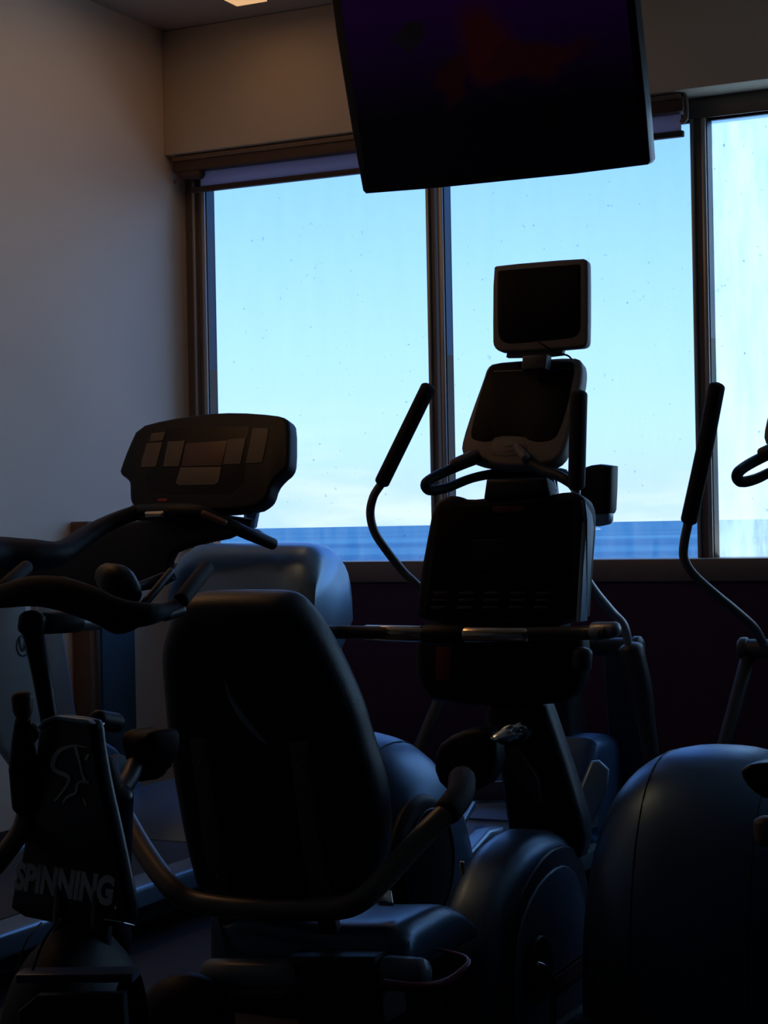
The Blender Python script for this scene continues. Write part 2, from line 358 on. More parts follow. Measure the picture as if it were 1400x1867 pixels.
tube('roller', [(-4.47, YW+.055, ZH-.075), (-4.37, YW+.055, ZH-.085)], .03, mat('blind_roll', (.10, .055, .035), .6), bl, sub=1)

# ================================================================ TELEVISION
tvn = Vector((0, -math.cos(math.radians(16.5)), -math.sin(math.radians(16.5))))
tv0 = P(925, 330, 5.0)
tv = thing('television', (tv0.x, 5.05, ZC), 'large black television tilted down, hanging from the ceiling before the windows', 'television')
eu = Vector((1, 0, 0)); ev = tvn.cross(eu); ev = ev if ev.z > 0 else -ev
bl_, br_ = PP(660, 357, tv0, tvn), PP(1188, 303, tv0, tvn)
wid = (br_-bl_).length; hgt = .655
def tvp(u, v): return bl_ + (br_-bl_)*u + ev*v*hgt
slab3('bezel', [tvp(*q_) for q_ in ((0, .03), (.018, 0), (.982, 0), (1, .03), (1.002, .97), (.985, 1), (-.0, 1), (-.012, .97))], tvn, .06, mat('television_bezel', (.006, .006, .009), .35), tv, bev=.006, rnd=1)
sm2 = bpy.data.materials.new('television_picture'); sm2.use_nodes = True; t = sm2.node_tree; b = t.nodes['Principled BSDF']; n = t.nodes.new; l = t.links.new
b.inputs['Base Color'].default_value = (.004, .004, .008, 1); b.inputs['Roughness'].default_value = .3; b.inputs['Specular IOR Level'].default_value = .2
g = n('ShaderNodeTexCoord'); nz = n('ShaderNodeTexNoise'); nz.inputs['Scale'].default_value = 6; nz.inputs['Detail'].default_value = 4; l(g.outputs['UV'], nz.inputs[0])
def blob(cx, cy, sx, sy, dist=.22):
    ad = n('ShaderNodeVectorMath'); ad.operation = 'MULTIPLY_ADD'; l(nz.outputs['Color'], ad.inputs[0]); ad.inputs[1].default_value = (dist, dist, 0); l(g.outputs['UV'], ad.inputs[2])
    mpn = n('ShaderNodeMapping'); mpn.vector_type = 'TEXTURE'; mpn.inputs['Location'].default_value = (cx+dist*.5, cy+dist*.5, 0); mpn.inputs['Scale'].default_value = (sx, sy, 1); l(ad.outputs[0], mpn.inputs[0])
    gr = n('ShaderNodeVectorMath'); gr.operation = 'LENGTH'
    sx_ = n('ShaderNodeVectorMath'); sx_.operation = 'MULTIPLY'; sx_.inputs[1].default_value = (1, 1, 0); l(mpn.outputs[0], sx_.inputs[0]); l(sx_.outputs[0], gr.inputs[0])
    r = n('ShaderNodeMapRange'); r.inputs[1].default_value = 1.1; r.inputs[2].default_value = .6; l(gr.outputs['Value'], r.inputs[0]); return r.outputs[0]
def mixc(a, bcol, fac):
    q = n('ShaderNodeMix'); q.data_type = 'RGBA'; l(fac, q.inputs[0])
    if isinstance(a, tuple): q.inputs[6].default_value = (*a, 1)
    else: l(a, q.inputs[6])
    q.inputs[7].default_value = (*bcol, 1); return q.outputs[2]
s_ = n('ShaderNodeSeparateXYZ'); l(g.outputs['UV'], s_.inputs[0])
fl = n('ShaderNodeMapRange'); fl.inputs[1].default_value = .33; fl.inputs[2].default_value = .85; l(s_.outputs[1], fl.inputs[0])
c1 = mixc((.0006, .0006, .0018), (.013, .001, .030), fl.outputs[0])
c1 = mixc(c1, (.022, .0022, .0035), blob(.50, .62, .13, .22)); c1 = mixc(c1, (.014, .0015, .003), blob(.66, .52, .2, .09)); c1 = mixc(c1, (.012, .0015, .003), blob(.36, .50, .05, .16))
c1 = mixc(c1, (.006, .004, .006), blob(.25, .72, .07, .06))
l(c1, b.inputs['Emission Color']); b.inputs['Emission Strength'].default_value = .25
bm = bmesh.new(); uv = bm.loops.layers.uv.new('UVMap'); off = root_of(tv)
q = [(.025, .035), (.975, .035), (.975, .955), (.025, .955)]
vs = [bm.verts.new(tvp(*p)+tvn*.0015-off) for p in q]; vb = [bm.verts.new(tvp(*p)-tvn*.002-off) for p in q]
f = bm.faces.new(vs)
for k in range(4): bm.faces.new((vs[k], vs[(k+1) % 4], vb[(k+1) % 4], vb[k]))
bm.faces.new(vb[::-1])
for fc in bm.faces:
    for lp in fc.loops:
        k = (vs+vb).index(lp.vert) % 4; lp[uv].uv = (float(k in (1, 2)), float(k >= 2))
bmesh.ops.recalc_face_normals(bm, faces=bm.faces)
me = bpy.data.meshes.new('screen'); bm.to_mesh(me); bm.free(); me.materials.append(sm2); link('screen', me, tv)
slab3('back_housing', [tvp(.15, .1)-tvn*.06, tvp(.85, .1)-tvn*.06, tvp(.85, .9)-tvn*.06, tvp(.15, .9)-tvn*.06], tvn, .05, BLK, tv, bev=.02, rnd=0)
slab3('logo_strip', [tvp(.45, .012)+tvn*.001, tvp(.51, .012)+tvn*.001, tvp(.51, .024)+tvn*.001, tvp(.45, .024)+tvn*.001], tvn, .001, DKGREY, tv, rnd=0)
cc = tvp(.5, .6)-tvn*.11
tube('mount_arm', [cc+tvn*.02, cc-tvn*.06, Vector((cc.x, cc.y+.12, cc.z+.06))], .022, BLK, tv)
tube('mount_pole', [(cc.x, cc.y+.12, cc.z-.05), (cc.x, cc.y+.12, ZC-.01)], .024, BLK, tv, sub=1)
disc('ceiling_plate', (cc.x, cc.y+.12, ZC-.02), (0, 0, 1), .09, .02, BLK, tv)

# ================================================================ TREADMILL
TY = 5.7
td = thing('treadmill', (-3.6, 4.9, 0), 'silver and black treadmill with a wide dark console near the left wall', 'treadmill')
tn = tilt(18); t0 = P(370, 850, TY)
con = face('console', [(250, 777), (300, 764), (370, 753), (430, 750), (500, 755), (520, 761), (527, 772), (527, 838), (522, 856), (505, 870), (494, 884), (488, 905), (480, 915), (462, 926), (400, 932), (300, 932), (245, 924), (236, 914), (235, 895), (235, 880), (230, 872), (216, 862), (219, 850), (232, 815)], t0, tn, .075, BLK, td, bev=.016, rnd=1)
K = lambda nm, px, m, l=.0015, p=con, **k: face(nm, px, t0, tn, .004, m, p, lift=l, rnd=k.pop('rnd', 0), bev=.001, **k)
K('display_bezel', [(303, 782), (330, 779), (455, 777), (449, 806), (444, 880), (420, 900), (300, 900), (268, 888), (262, 870), (285, 830), (292, 806)], SHINY, .0008)
K('display', [(339, 808), (414, 803), (404, 849), (330, 850)], KEYR, .004)
K('key_pad', [(306, 805), (337, 803), (326, 850), (297, 851)], KEY, .004)
K('key_pad', [(415, 801), (448, 798), (438, 846), (406, 847)], KEY, .004)
K('key_pad', [(276, 790), (301, 787), (297, 803), (272, 806)], KEY, .003)
K('key_pad', [(268, 808), (296, 806), (284, 851), (257, 852), (258, 840)], KEY, .003)
K('key_pad', [(460, 780), (489, 781), (487, 800), (478, 843), (448, 845), (455, 810)], KEY, .003)
K('key_pad', [(329, 852), (403, 851), (399, 878), (392, 884), (326, 885), (320, 881)], KEY, .004)
K('red_key', [(288, 909), (305, 909), (304, 914), (287, 914)], REDP, .002)
# ergonomic bar under the console, and its sensors
ptube('crossbar', [(245, 935, TY-.08), (300, 933, TY-.12), (360, 935, TY-.1), (400, 950, TY-.06), (450, 972, TY), (498, 992, TY+.1)], [.03, .034, .032, .026, .024, .022], BLK, td)
ptube('hand_sensor', [(268, 938, TY-.16), (297, 937, TY-.16)], .012, BRASS, td)
ptube('hand_sensor', [(370, 936, TY-.13), (410, 953, TY-.1)], .012, mat('brown_sensor', (.16, .09, .06), .4, metal=.4), td)
ptube('handrail', [(262, 932, TY-.06), (232, 940, TY-.15), (190, 958, 5.35), (150, 982, 5.2), (110, 1008, 5.05), (60, 1012, 4.95), (0, 1010, 4.85), (-60, 1012, 4.7)], [.03, .028, .03, .036, .042, .056, .06, .06], BLK, td)
face('accessory_tray', [(-20, 1000), (110, 1000), (165, 975), (240, 945), (460, 935), (445, 975), (320, 1000), (305, 1030), (315, 1065), (210, 1085), (0, 1090)], P(200, 1000, TY+.02), tilt(4), .05, BLK, td, bev=.02, rnd=1)
# hood between the uprights
zt = P(540, 988, TY+.2).z; xa = P(312, 1010, TY+.15).x; xb = P(592, 1080, TY+.2).x
def hood():
    bm = bmesh.new(); rows = []; nx = 22; ny = 18; yc = TY+.27; A_, B_ = .17, .30
    for i in range(nx+1):
        u = i/nx; x = xa+(xb-xa)*u; e = abs(2*u-1); s = (1-e**9)**.5 if e < 1 else 0; s = max(s, .45)
        row = []
        for j in range(ny+1):
            a = math.radians(-75+ (180+75)*j/ny)
            y = yc-math.copysign(abs(math.cos(a))**.8, math.cos(a))*A_*(.82+.18*s); z = zt-B_+math.copysign(abs(math.sin(a))**.75, math.sin(a))*B_*(.62+.38*s)
            row.append(bm.verts.new((x, y, z)))
        rows.append(row)
    for a, b in zip(rows[:-1], rows[1:]):
        for j in range(ny): bm.faces.new((a[j], a[j+1], b[j+1], b[j]))
        bm.faces.new((a[0], b[0], b[-1], a[-1]))
    bm.faces.new(rows[0]); bm.faces.new(rows[-1])
    return finish('hood', bm, SILV, td, 60)
hd = hood()
ptube('hood_seam', [(445, 935, TY+.1), (462, 985, TY+.02)], .004, SILV, hd)
face('accent_panel', [(446, 925), (470, 920), (462, 962), (455, 965), (440, 962)], P(455, 940, TY+.12), NB, .03, SILV, td, bev=.006, rnd=0)
face('accent_panel', [(455, 962), (470, 966), (497, 985), (470, 990), (452, 975)], P(470, 975, TY+.1), NB, .02, mat('teal_plastic', (.08, .22, .24), .35), td, bev=.004, rnd=0)
UPR = mat('upright_silver', (.28, .42, .56), .38, metal=.15, bump=.05)
# uprights
def upright(pts_px, X, wd, m):
    pp = [PX(a, b, X) for a, b in pts_px]
    return slab3('upright', pp, Vector((1, 0, 0)), wd, m, td, bev=.02, rnd=1)
XRt = -3.13
face('upright', [(548, 1102), (592, 1085), (605, 1130), (622, 1215), (645, 1330), (640, 1420), (600, 1400), (575, 1240)], P(590, 1200, 5.95), Vector((1, -.5, .15)), .09, UPR, td, bev=.02, rnd=0)
face('accent_panel', [(574, 1098), (580, 1096), (612, 1205), (628, 1300), (618, 1300), (600, 1200)], P(590, 1200, 5.95), Vector((1, -.5, .15)), .006, DKGREY, td, lift=.002, bev=.001, rnd=0)
face('upright', [(-40, 1085), (45, 1075), (60, 1160), (78, 1250), (95, 1330), (80, 1400), (10, 1400), (-30, 1250)], P(60, 1200, 5.3), Vector((1, -.4, .15)), .05, UPR, td, bev=.03, rnd=1)
face('upright', [(64, 1090), (108, 1090), (122, 1180), (142, 1310), (150, 1400), (105, 1400), (88, 1270), (72, 1170)], P(60, 1200, 5.40), Vector((1, -.4, .15)), .05, UPR, td, bev=.015, rnd=0)
ptube('pole', [(172, 1120, 5.45), (176, 1240, 5.45), (178, 1330, 5.47)], .014, TUBEG, td, sub=2)
for xa_, xb_ in ((-4.03, -3.93), (-3.20, -3.12)):
    side('upright_base', [(5.35, .15), (5.95, .15), (5.85, .30), (5.62, .50), (5.42, .50), (5.40, .30)], xa_, xb_, SILV, td, bev=.02, rnd=1)
# round emblem on the left upright
EN = Vector((1, -.4, .15)).normalized(); ec = P(60, 1200, 5.3)+EN*.001; LOGO = mat('emblem_blue', (.02, .05, .09), .4)
em = []
for k in range(28):
    a = 2*math.pi*k/28; em.append((42+11.5*math.cos(a), 1177+19*math.sin(a)))
def ringpx(px, wd): return stroke('emblem', px, [wd]*len(px), ec, EN, .002, LOGO, td, it=1)
eo = ringpx(em+[em[0]], 2.2)
eo2 = stroke('emblem_letter', [(35, 1162), (37, 1180), (42, 1190), (44, 1175), (46, 1166)], [2.2, 2.6, 3, 2.4, 2.2], ec, EN, .002, LOGO, eo, it=1)
stroke('emblem_letter', [(40, 1162), (46, 1162), (48, 1168), (44, 1174), (49, 1186)], [2, 2.2, 2.2, 2.2, 2], ec, EN, .002, LOGO, eo, it=1)
# deck
side('deck', [(3.35, .05), (5.95, .05), (5.95, .13), (5.6, .17), (3.35, .15)], -3.98, -3.16, BLK, td, bev=.01, rnd=0)
box('belt', (-3.88, 3.4, .15), (-3.27, 5.5, .172), BELT, td, bev=.003)
side('side_rail', [(3.3, .10), (5.75, .12), (5.75, .19), (3.3, .175)], -3.25, -3.12, SILV, td, bev=.02, rnd=0)
side('side_rail', [(3.3, .10), (5.75, .12), (5.75, .19), (3.3, .175)], -4.03, -3.90, SILV, td, bev=.02, rnd=0)
side('motor_cover', [(5.35, .12), (6.35, .12), (6.35, .24), (6.2, .30), (5.7, .30), (5.45, .24)], -3.92, -3.24, mat('blue_grey_cover', (.10, .16, .26), .4, metal=.5), td, bev=.05, rnd=1)

# ================================================================ ELLIPTICALS
def elliptical(D, label, left_grip, left_arm):
    d = Vector((D, 0, 0)); X0 = -2.33+D
    e = thing('elliptical_trainer', (X0, 5.4, 0), label, 'elliptical', 'elliptical trainers facing the windows')
    EY = 5.85
    f0 = P(950, 750, EY); n1 = tilt(20)
    W = lambda nm, px, p0, n, th, m, **k: face(nm, px, p0, n, th, m, k.pop('p', e), dx=D, **k)
    cs = W('console', [(898, 660), (960, 655), (1045, 650), (1058, 655), (1061, 672), (1058, 700), (1045, 755), (1032, 810), (1020, 834), (1000, 846), (930, 851), (880, 845), (850, 835), (839, 822), (842, 800), (858, 750), (880, 690), (886, 670)], f0, n1, .07, GREYB, bev=.015, rnd=1)
    W('display', [(890, 672), (905, 661), (1040, 657), (1048, 668), (1042, 700), (1034, 740), (1018, 790), (1006, 802), (985, 806), (965, 803), (955, 795), (905, 794), (893, 806), (866, 803), (857, 796), (862, 770), (878, 710)], f0, n1, .005, SCREENM, lift=.002, bev=.001, rnd=1, p=cs)
    W('display_line', [(900, 676), (1040, 671), (1040, 673), (900, 678)], f0, n1, .002, DKGREY, lift=.0035, bev=.0005, rnd=0, p=cs)
    W('control_panel', [(905, 800), (950, 800), (962, 812), (958, 830), (900, 832), (892, 815)], f0, n1, .004, mat('darker_grey_plastic', (.13, .115, .10), .5), lift=.002, bev=.001, rnd=1, p=cs)
    for k in range(2): W('key', [(920, 811+k*9), (938, 810+k*9), (938, 813+k*9), (920, 814+k*9)], f0, n1, .003, DKGREY, lift=.004, bev=.0005, rnd=0, p=cs)
    # television screen on top
    g0 = P(985, 560, EY); n2 = tilt(6)
    sc = W('screen_housing', [(898, 488), (906, 483), (1060, 470), (1069, 474), (1071, 483), (1071, 618), (1068, 630), (1056, 634), (925, 642), (908, 640), (899, 632), (897, 620)], g0, n2, .045, GREYB, bev=.010, rnd=1)
    W('screen', [(907, 502), (908, 495), (914, 493), (1050, 482), (1057, 482), (1058, 489), (1058, 594), (1056, 605), (1050, 613), (1038, 617), (934, 627), (920, 625), (911, 618), (907, 604)], g0, n2, .004, SCREENM, lift=.0015, bev=.001, rnd=1, p=sc)
    W('screen_bracket', [(924, 641), (1026, 634), (1024, 646), (990, 650), (922, 651)], P(970, 645, EY+.01), n2, .03, GREYB, bev=.004, rnd=0)
    W('screen_neck', [(952, 648), (997, 645), (994, 672), (950, 674)], P(970, 660, EY-.03), n2, .05, DKGREY, bev=.006, rnd=0)
    tube('cable', [P(980, 622, EY-.045)+d, P(992, 630, EY-.05)+d, P(1012, 642, EY-.02)+d, P(1034, 648, EY)+d, P(1042, 655, EY+.01)+d], .0035, BLK, e, seg=6)
    # fixed handle loops
    ptube('fixed_handle', [(872, 836, EY-.05), (835, 850, EY-.14), (795, 868, EY-.24), (776, 882, EY-.3), (784, 894, EY-.28), (815, 889, EY-.2), (860, 872, EY-.08), (905, 863, EY), (940, 862, EY+.02)], [.018, .018, .018, .018, .018, .017, .016, .017, .018], BLK, e, dx=D)
    ptube('pulse_sensor', [(868, 827, EY-.08), (826, 845, EY-.17)], .0165, mat('pulse_grip_brown', (.20, .12, .09), .4, metal=.3), e, dx=D)
    ptube('fixed_handle', [(945, 818, EY-.05), (965, 842, EY-.10), (990, 858, EY-.14), (1015, 866, EY-.18), (1040, 880, EY-.2), (1050, 892, EY-.15)], .018, BLK, e, dx=D)
    ptube('pulse_sensor', [(942, 815, EY-.09), (958, 835, EY-.12)], .0165, GREYB, e, dx=D)
    W('handle_yoke', [(895, 852), (985, 850), (992, 870), (890, 872)], P(940, 860, EY+.0), n1, .06, BLK, bev=.01, rnd=0)
    # console post / front mast
    zt1, zt2 = P(940, 860, EY).z, P(940, 872, EY).z
    side('mast', [(EY-.02, zt1), (EY+.06, zt1), (EY+.10, 1.05), (EY+.36, .35), (EY+.42, .10), (EY+.20, .10), (EY+.14, .4), (EY-.04, 1.05)], X0-.14, X0+.11, mat('mast_dark_grey', (.030, .033, .045), .4, bump=.1), e, bev=.03, rnd=1)
    ptube('hand_lever', [(1000, 862, EY), (1004, 876, EY), (1007, 892, EY+.01)], .014, SILV, e, dx=D)
    W('accent_cap', [(998, 852), (1030, 852), (1036, 862), (1020, 868), (1000, 866)], P(1010, 860, EY+.05), n1, .03, mat('teal_plastic', (.08, .22, .24), .35), bev=.008, rnd=1)
    # cup holder
    W('cup_holder', [(1048, 857), (1075, 848), (1092, 846), (1114, 849), (1113, 890), (1111, 930), (1108, 936), (1080, 938), (1050, 930)], P(1080, 890, EY+.02), NB, .09, BLK, bev=.02, rnd=0)
    W('holder_base', [(1050, 932), (1110, 934), (1109, 950), (1104, 956), (1085, 960), (1060, 958)], P(1080, 940, EY+.035), NB, .06, SILV, bev=.012, rnd=0)
    # moving arms
    ptube('grip', left_grip, .0265, GRIP, e, sub=3)
    la = ptube('moving_arm', left_arm, .0150, TUBEG, e)
    ptube('grip', [(1055, 720, EY-.32), (1053, 800, EY-.30), (1051, 885, EY-.27)], .0285, GRIP, e, dx=D, sub=3)
    ptube('moving_arm', [(1050, 890, EY-.27), (1048, 930, EY-.25), (1048, 985, EY-.2), (1062, 1040, EY-.1), (1082, 1075, EY), (1115, 1115, EY+.1), (1138, 1142, EY+.12), (1146, 1180, EY+.14)], .0155, SILVM, e, dx=D)
    # pivot axle with end caps
    pa, pb = P(838, 1176, EY+.2), P(1140, 1168, EY+.12); pb.z = pa.z; pb.y = pa.y
    tube('pivot_axle', [pa+d, pb+d], .034, DKGREY, e, sub=1)
    disc('axle_cap', pb+d, (1, 0, 0), .04, .03, DKGREY, e, dome=.01)
    disc('axle_cap', pa+d, (-1, 0, 0), .04, .03, DKGREY, e, dome=.01)
    # lower arms to the pedals
    ptube('lower_arm', [(1150, 1185, EY+.14), (1166, 1250, EY+.15), (1178, 1320, EY+.16), (1190, 1400, EY+.16)], [.046, .042, .032, .026], mat('mast_dark_grey', (.030, .033, .045), .4), e, dx=D, sub=3)
    tube('lower_arm', [pa+d+Vector((.0, 0, -.02)), pa+d+Vector((-.01, -.2, -.22)), pa+d+Vector((-.02, -.42, -.42))], [.026, .024, .022], mat('arm_dark_brown', (.022, .018, .018), .5, spec=.3), e, sub=3)
    W('front_leg', [(1096, 1190), (1140, 1190), (1164, 1290), (1182, 1440), (1112, 1440), (1104, 1300)], P(1120, 1300, EY+.32), NB, .05, mat('leg_purple_grey', (.05, .05, .085), .45), bev=.015, rnd=0)
    # ramp, pedal arms and pedals
    side('front_cover', [(EY+.02, .1), (EY+.5, .1), (EY+.48, .44), (EY+.3, .52), (EY+.02, .52)], X0-.22, X0+.22, mat('cover_blue', (.06, .15, .32), .4, metal=.4), e, bev=.05, rnd=1)
    W('side_rail', [(1036, 1510), (1045, 1470), (1062, 1425), (1078, 1386), (1093, 1384), (1112, 1402), (1108, 1445), (1080, 1500), (1052, 1535)], P(1075, 1450, EY-.25), Vector((.5, -1, .3)), .05, SILV, bev=.012, rnd=0)
    W('cross_plate', [(826, 1426), (1000, 1424), (985, 1460), (835, 1460)], P(900, 1440, 5.2), NB, .03, DKGREY, bev=.003, rnd=0)
    CB = mat('cover_blue', (.06, .15, .32), .4, metal=.4)
    W('foot_platform', [(858, 1464), (944, 1462), (956, 1500), (905, 1565), (852, 1615), (830, 1585), (834, 1530)], P(895, 1530, 5.0), Vector((0, -.5, 1)), .02, CB, bev=.004, rnd=0)
    W('platform_edge', [(850, 1462), (866, 1461), (838, 1510), (826, 1530), (830, 1500)], P(850, 1490, 4.98), Vector((0, -.4, 1)), .02, SILV, bev=.004, rnd=0)
    W('platform_edge', [(938, 1506), (958, 1502), (944, 1530), (905, 1570), (880, 1590), (900, 1555)], P(925, 1530, 4.9), Vector((0, -.4, 1)), .02, SILV, bev=.004, rnd=0)
    for s in (-1, 1):
        side('pedal_arm', [(4.72, .30), (4.95, .36), (5.9, .30), (5.9, .22), (4.9, .28)], X0+s*.20-.03, X0+s*.20+.03, SILV, e, bev=.012, rnd=0)
        side('pedal', [(5.08, .37), (5.50, .345), (5.55, .42), (5.56, .39), (5.53, .33), (5.08, .35)], X0+s*.17-.08, X0+s*.17+.08, mat('blue_grey_cover', (.10, .16, .26), .4, metal=.5), e, bev=.006, rnd=0)
        box('ramp_track', (X0+s*.20-.045, 4.9, .10), (X0+s*.20+.045, 6.0, .16), SILV, e, bev=.01)
    box('base_frame', (X0-.1, 4.3, .03), (X0+.1, 6.1, .11), DKGREY, e, bev=.01)
    # rear drive housing: big rounded shroud
    yc, R = 4.46, .36; zt = P(1230, 1356, 4.46).z; hw = .30
    hm = mat('housing_blue_grey', (.085, .16, .27), .38, metal=.75, bump=.08)
    def shell(u, a):
        k = (1-abs(u)**2.6)**(1/2.2) if abs(u) < 1 else 0
        return Vector((X0+u*hw, yc-math.copysign(abs(math.cos(a))**.85, math.cos(a))*R*(.55+.45*k), .05+(zt-.05)*(.50+.50*k)*math.sin(a)**.75))
    bm = bmesh.new(); us = [math.sin(math.radians(-90+180*i/26)) for i in range(27)]
    rows = [[bm.verts.new(shell(u, math.radians(180*k/24))) for k in range(25)] for u in us]
    for a, b in zip(rows[:-1], rows[1:]):
        for j in range(24): bm.faces.new((a[j], a[j+1], b[j+1], b[j]))
        bm.faces.new((a[0], b[0], b[-1], a[-1]))
    bm.faces.new(rows[0]); bm.faces.new(rows[-1])
    finish('drive_housing', bm, hm, e, 60)
    for u in (-.45, .5):
        tube('housing_seam', [shell(u, math.radians(4+172*k/30)) for k in range(31)], .0018, BLK, e, sub=1, seg=6)
    disc('flywheel_cover', (X0+.27, yc-.14, .37), (1, 0, 0), .19, .045, BLK, e, bev=.02, dome=.012)
    ring('cover_trim', (X0+.322, yc-.14, .37), (1, 0, 0), .150, .004, DKGREY, e)
    box('rear_foot', (X0-.3, 4.08, 0), (X0+.3, 4.2, .07), BLK, e, bev=.02)
    box('front_foot', (X0-.3, 6.1, 0), (X0+.3, 6.2, .07), BLK, e, bev=.02)
    return e
elliptical(0, 'elliptical trainer with a light-framed screen on top, behind the recumbent bike', [(780, 708, 5.5), (740, 790, 5.52), (697, 878, 5.55)], [(694, 884, 5.55), (681, 905, 5.56), (675, 935, 5.58), (682, 968, 5.6), (702, 1000, 5.63), (735, 1042, 5.68), (765, 1072, 5.72), (800, 1120, 5.85), (862, 1170, 6.04)])
e2 = elliptical(1.07, 'elliptical trainer at the right edge, only its left arm and housing in view', [(1306, 706, 5.5), (1284, 820, 5.52), (1256, 948, 5.55)], [(1254, 955, 5.55), (1247, 990, 5.57), (1247, 1018, 5.58), (1262, 1045, 5.6), (1300, 1080, 5.68), (1345, 1117, 5.8), (1375, 1145, 5.9), (1392, 1175, 6.0)])

face('side_cap', [(1347, 1410), (1354, 1399), (1372, 1392), (1410, 1390), (1450, 1394), (1450, 1440), (1400, 1462), (1365, 1440)], P(1390, 1420, 4.05), NB, .08, SHINY, e2, bev=.012, rnd=1)
ptube('side_knob', [(1395, 1500, 4.1), (1398, 1530, 4.1)], .028, GREYB, e2, sub=2)

# ================================================================ RECUMBENT BIKE
RX, CYR, SYR = -1.85, 4.42, 3.45
rb = thing('recumbent_bike', (RX, 3.9, 0), 'black recumbent exercise bike with high seat back, in the centre foreground', 'exercise bike')
n3 = tilt(12); c0 = P(915, 1020, CYR)
rc = face('console', [(762, 1060), (775, 990), (786, 930), (795, 912), (818, 901), (838, 904), (852, 910), (900, 905), (1000, 901), (1030, 895), (1052, 897), (1066, 910), (1070, 940), (1062, 1040), (1056, 1142), (756, 1144)], c0, n3, .085, BLK, rb, bev=.014, rnd=1)
KR = lambda nm, px, m, l=.0015, **k: face(nm, px, c0, n3, .004, m, rc, lift=l, rnd=0, bev=.001, **k)
KR('console_face', [(800, 925), (1045, 912), (1035, 1128), (775, 1130)], SCREENM, .0008)
KR('brand_strip', [(899, 923), (957, 922), (955, 934), (898, 935)], mat('dark_red_label', (.10, .008, .012), .4), .003)
KR('display', [(860, 985), (1005, 982), (1000, 1040), (855, 1042)], SHINY, .003)
for r_ in range(3):
    for c_ in range(5):
        x = 790+c_*47-r_*2; y = 1079+r_*13
        KR('key', [(x, y), (x+28, y-.5), (x+27, y+5), (x-1, y+5.5)], mat('key_dark_grey', (.035, .036, .045), .5), .003)
face('lit_side_strip', [(1066, 912), (1080, 938), (1083, 962), (1077, 1050), (1071, 1132), (1058, 1134), (1063, 1040), (1070, 945)], P(1069, 1000, CYR+.03)+EX*.012, EX, .012, mat('upright_silver', (.28, .42, .56), .38, metal=.15), rc, bev=.002, rnd=0)  # window light on the console's right side, put in as a paler strip
face('console_hood', [(885, 872), (995, 870), (1003, 905), (880, 908)], P(940, 890, CYR+.03), n3, .07, BLK, rb, bev=.012, rnd=0)
# handlebar
HY = CYR-.10
ptube('handlebar', [(560, 1149, HY-.12), (592, 1152, HY-.07), (640, 1153, HY-.02), (800, 1156, HY), (960, 1156, HY), (1060, 1154, HY), (1108, 1152, HY-.03)], .0185, mat('handlebar_dark', (.05, .048, .045), .35), rb, sub=4)
ptube('pulse_sensor', [(668, 1154, HY-.004), (768, 1156, HY-.004)], .0215, BRASS, rb, sub=2)
ptube('pulse_sensor', [(850, 1157, HY-.004), (958, 1157, HY-.004)], .0215, BRASS, rb, sub=2)
ptube('clamp', [(778, 1157, HY), (842, 1158, HY)], .027, BLK, rb, sub=2)
ptube('end_cap', [(1085, 1151, HY-.01), (1122, 1148, HY-.03)], [.024, .020], SILVM, rb, sub=2)
face('red_strap', [(795, 1180), (821, 1180), (819, 1240), (794, 1242)], P(808, 1200, HY-.03), NB, .006, REDP, rb, bev=.001, rnd=0)
face('lower_housing', [(765, 1140), (1050, 1140), (1062, 1180), (1058, 1260), (1010, 1290), (790, 1288), (755, 1250), (750, 1180)], P(900, 1200, CYR+.02), NB, .09, BLK, rb, bev=.03, rnd=1)
ptube('adjust_knob', [(1062, 1190, CYR+.0), (1060, 1215, CYR+.0)], .026, DKGREY, rb, sub=2)
# mast down to the drive shroud
face('mast', [(868, 1270), (985, 1270), (1010, 1340), (1040, 1430), (1066, 1520), (1050, 1580), (930, 1580), (920, 1500), (905, 1400)], P(980, 1400, CYR+.07), NB, .10, mat('mast_black', (.014, .015, .022), .45), rb, bev=.03, rnd=1)
face('mast_brace', [(880, 1355), (935, 1350), (980, 1420), (985, 1470)], P(930, 1400, CYR+.03), NB, .03, DKGREY, rb, bev=.004, rnd=0)
# shroud: thin wheel-shaped body, crank on the right
XS = -1.67
xp = Vector((XS, 4, 0))
face('shroud', [(900, 1900), (898, 1780), (908, 1690), (932, 1610), (965, 1550), (1005, 1515), (1040, 1515), (1066, 1545), (1082, 1620), (1090, 1740), (1092, 1900), (1080, 1990), (910, 1990)], xp, EX, .17, mat('shroud_grey', (.09, .15, .23), .36, metal=.7, bump=.06), rb, bev=.06, rnd=1, seg=6, zoff=0)
face('shroud_rim', [(922, 1860), (922, 1760), (934, 1680), (962, 1605), (1000, 1552), (1036, 1538), (1062, 1560), (1078, 1640), (1086, 1760), (1086, 1900), (1075, 1985), (930, 1985)], xp, EX, .03, mat('shroud_rim_navy', (.02, .024, .045), .4), rb, bev=.006, rnd=1, lift=.004)
face('shroud_panel', [(941, 1860), (941, 1760), (950, 1690), (975, 1625), (1008, 1585), (1035, 1575), (1054, 1595), (1070, 1660), (1079, 1760), (1080, 1900), (1070, 1980), (948, 1980)], xp, EX, .03, mat('shroud_panel_grey', (.13, .20, .28), .4, metal=.4), rb, bev=.006, rnd=1, lift=.010)
cr = PX(975, 1765, XS+.015); crank = disc('crank_hub', cr, (1, 0, 0), .08, .02, BLK, rb, bev=.006)
face('red_stripe_border', [(1006, 1778), (1062, 1737), (1064, 1782), (1010, 1822)], xp, EX, .004, BLK, rb, bev=.0005, rnd=0, lift=.0115)
face('red_stripe', [(1009, 1786), (1061, 1747), (1062, 1773), (1011, 1812)], xp, EX, .004, REDP, rb, bev=.0005, rnd=0, lift=.0130)
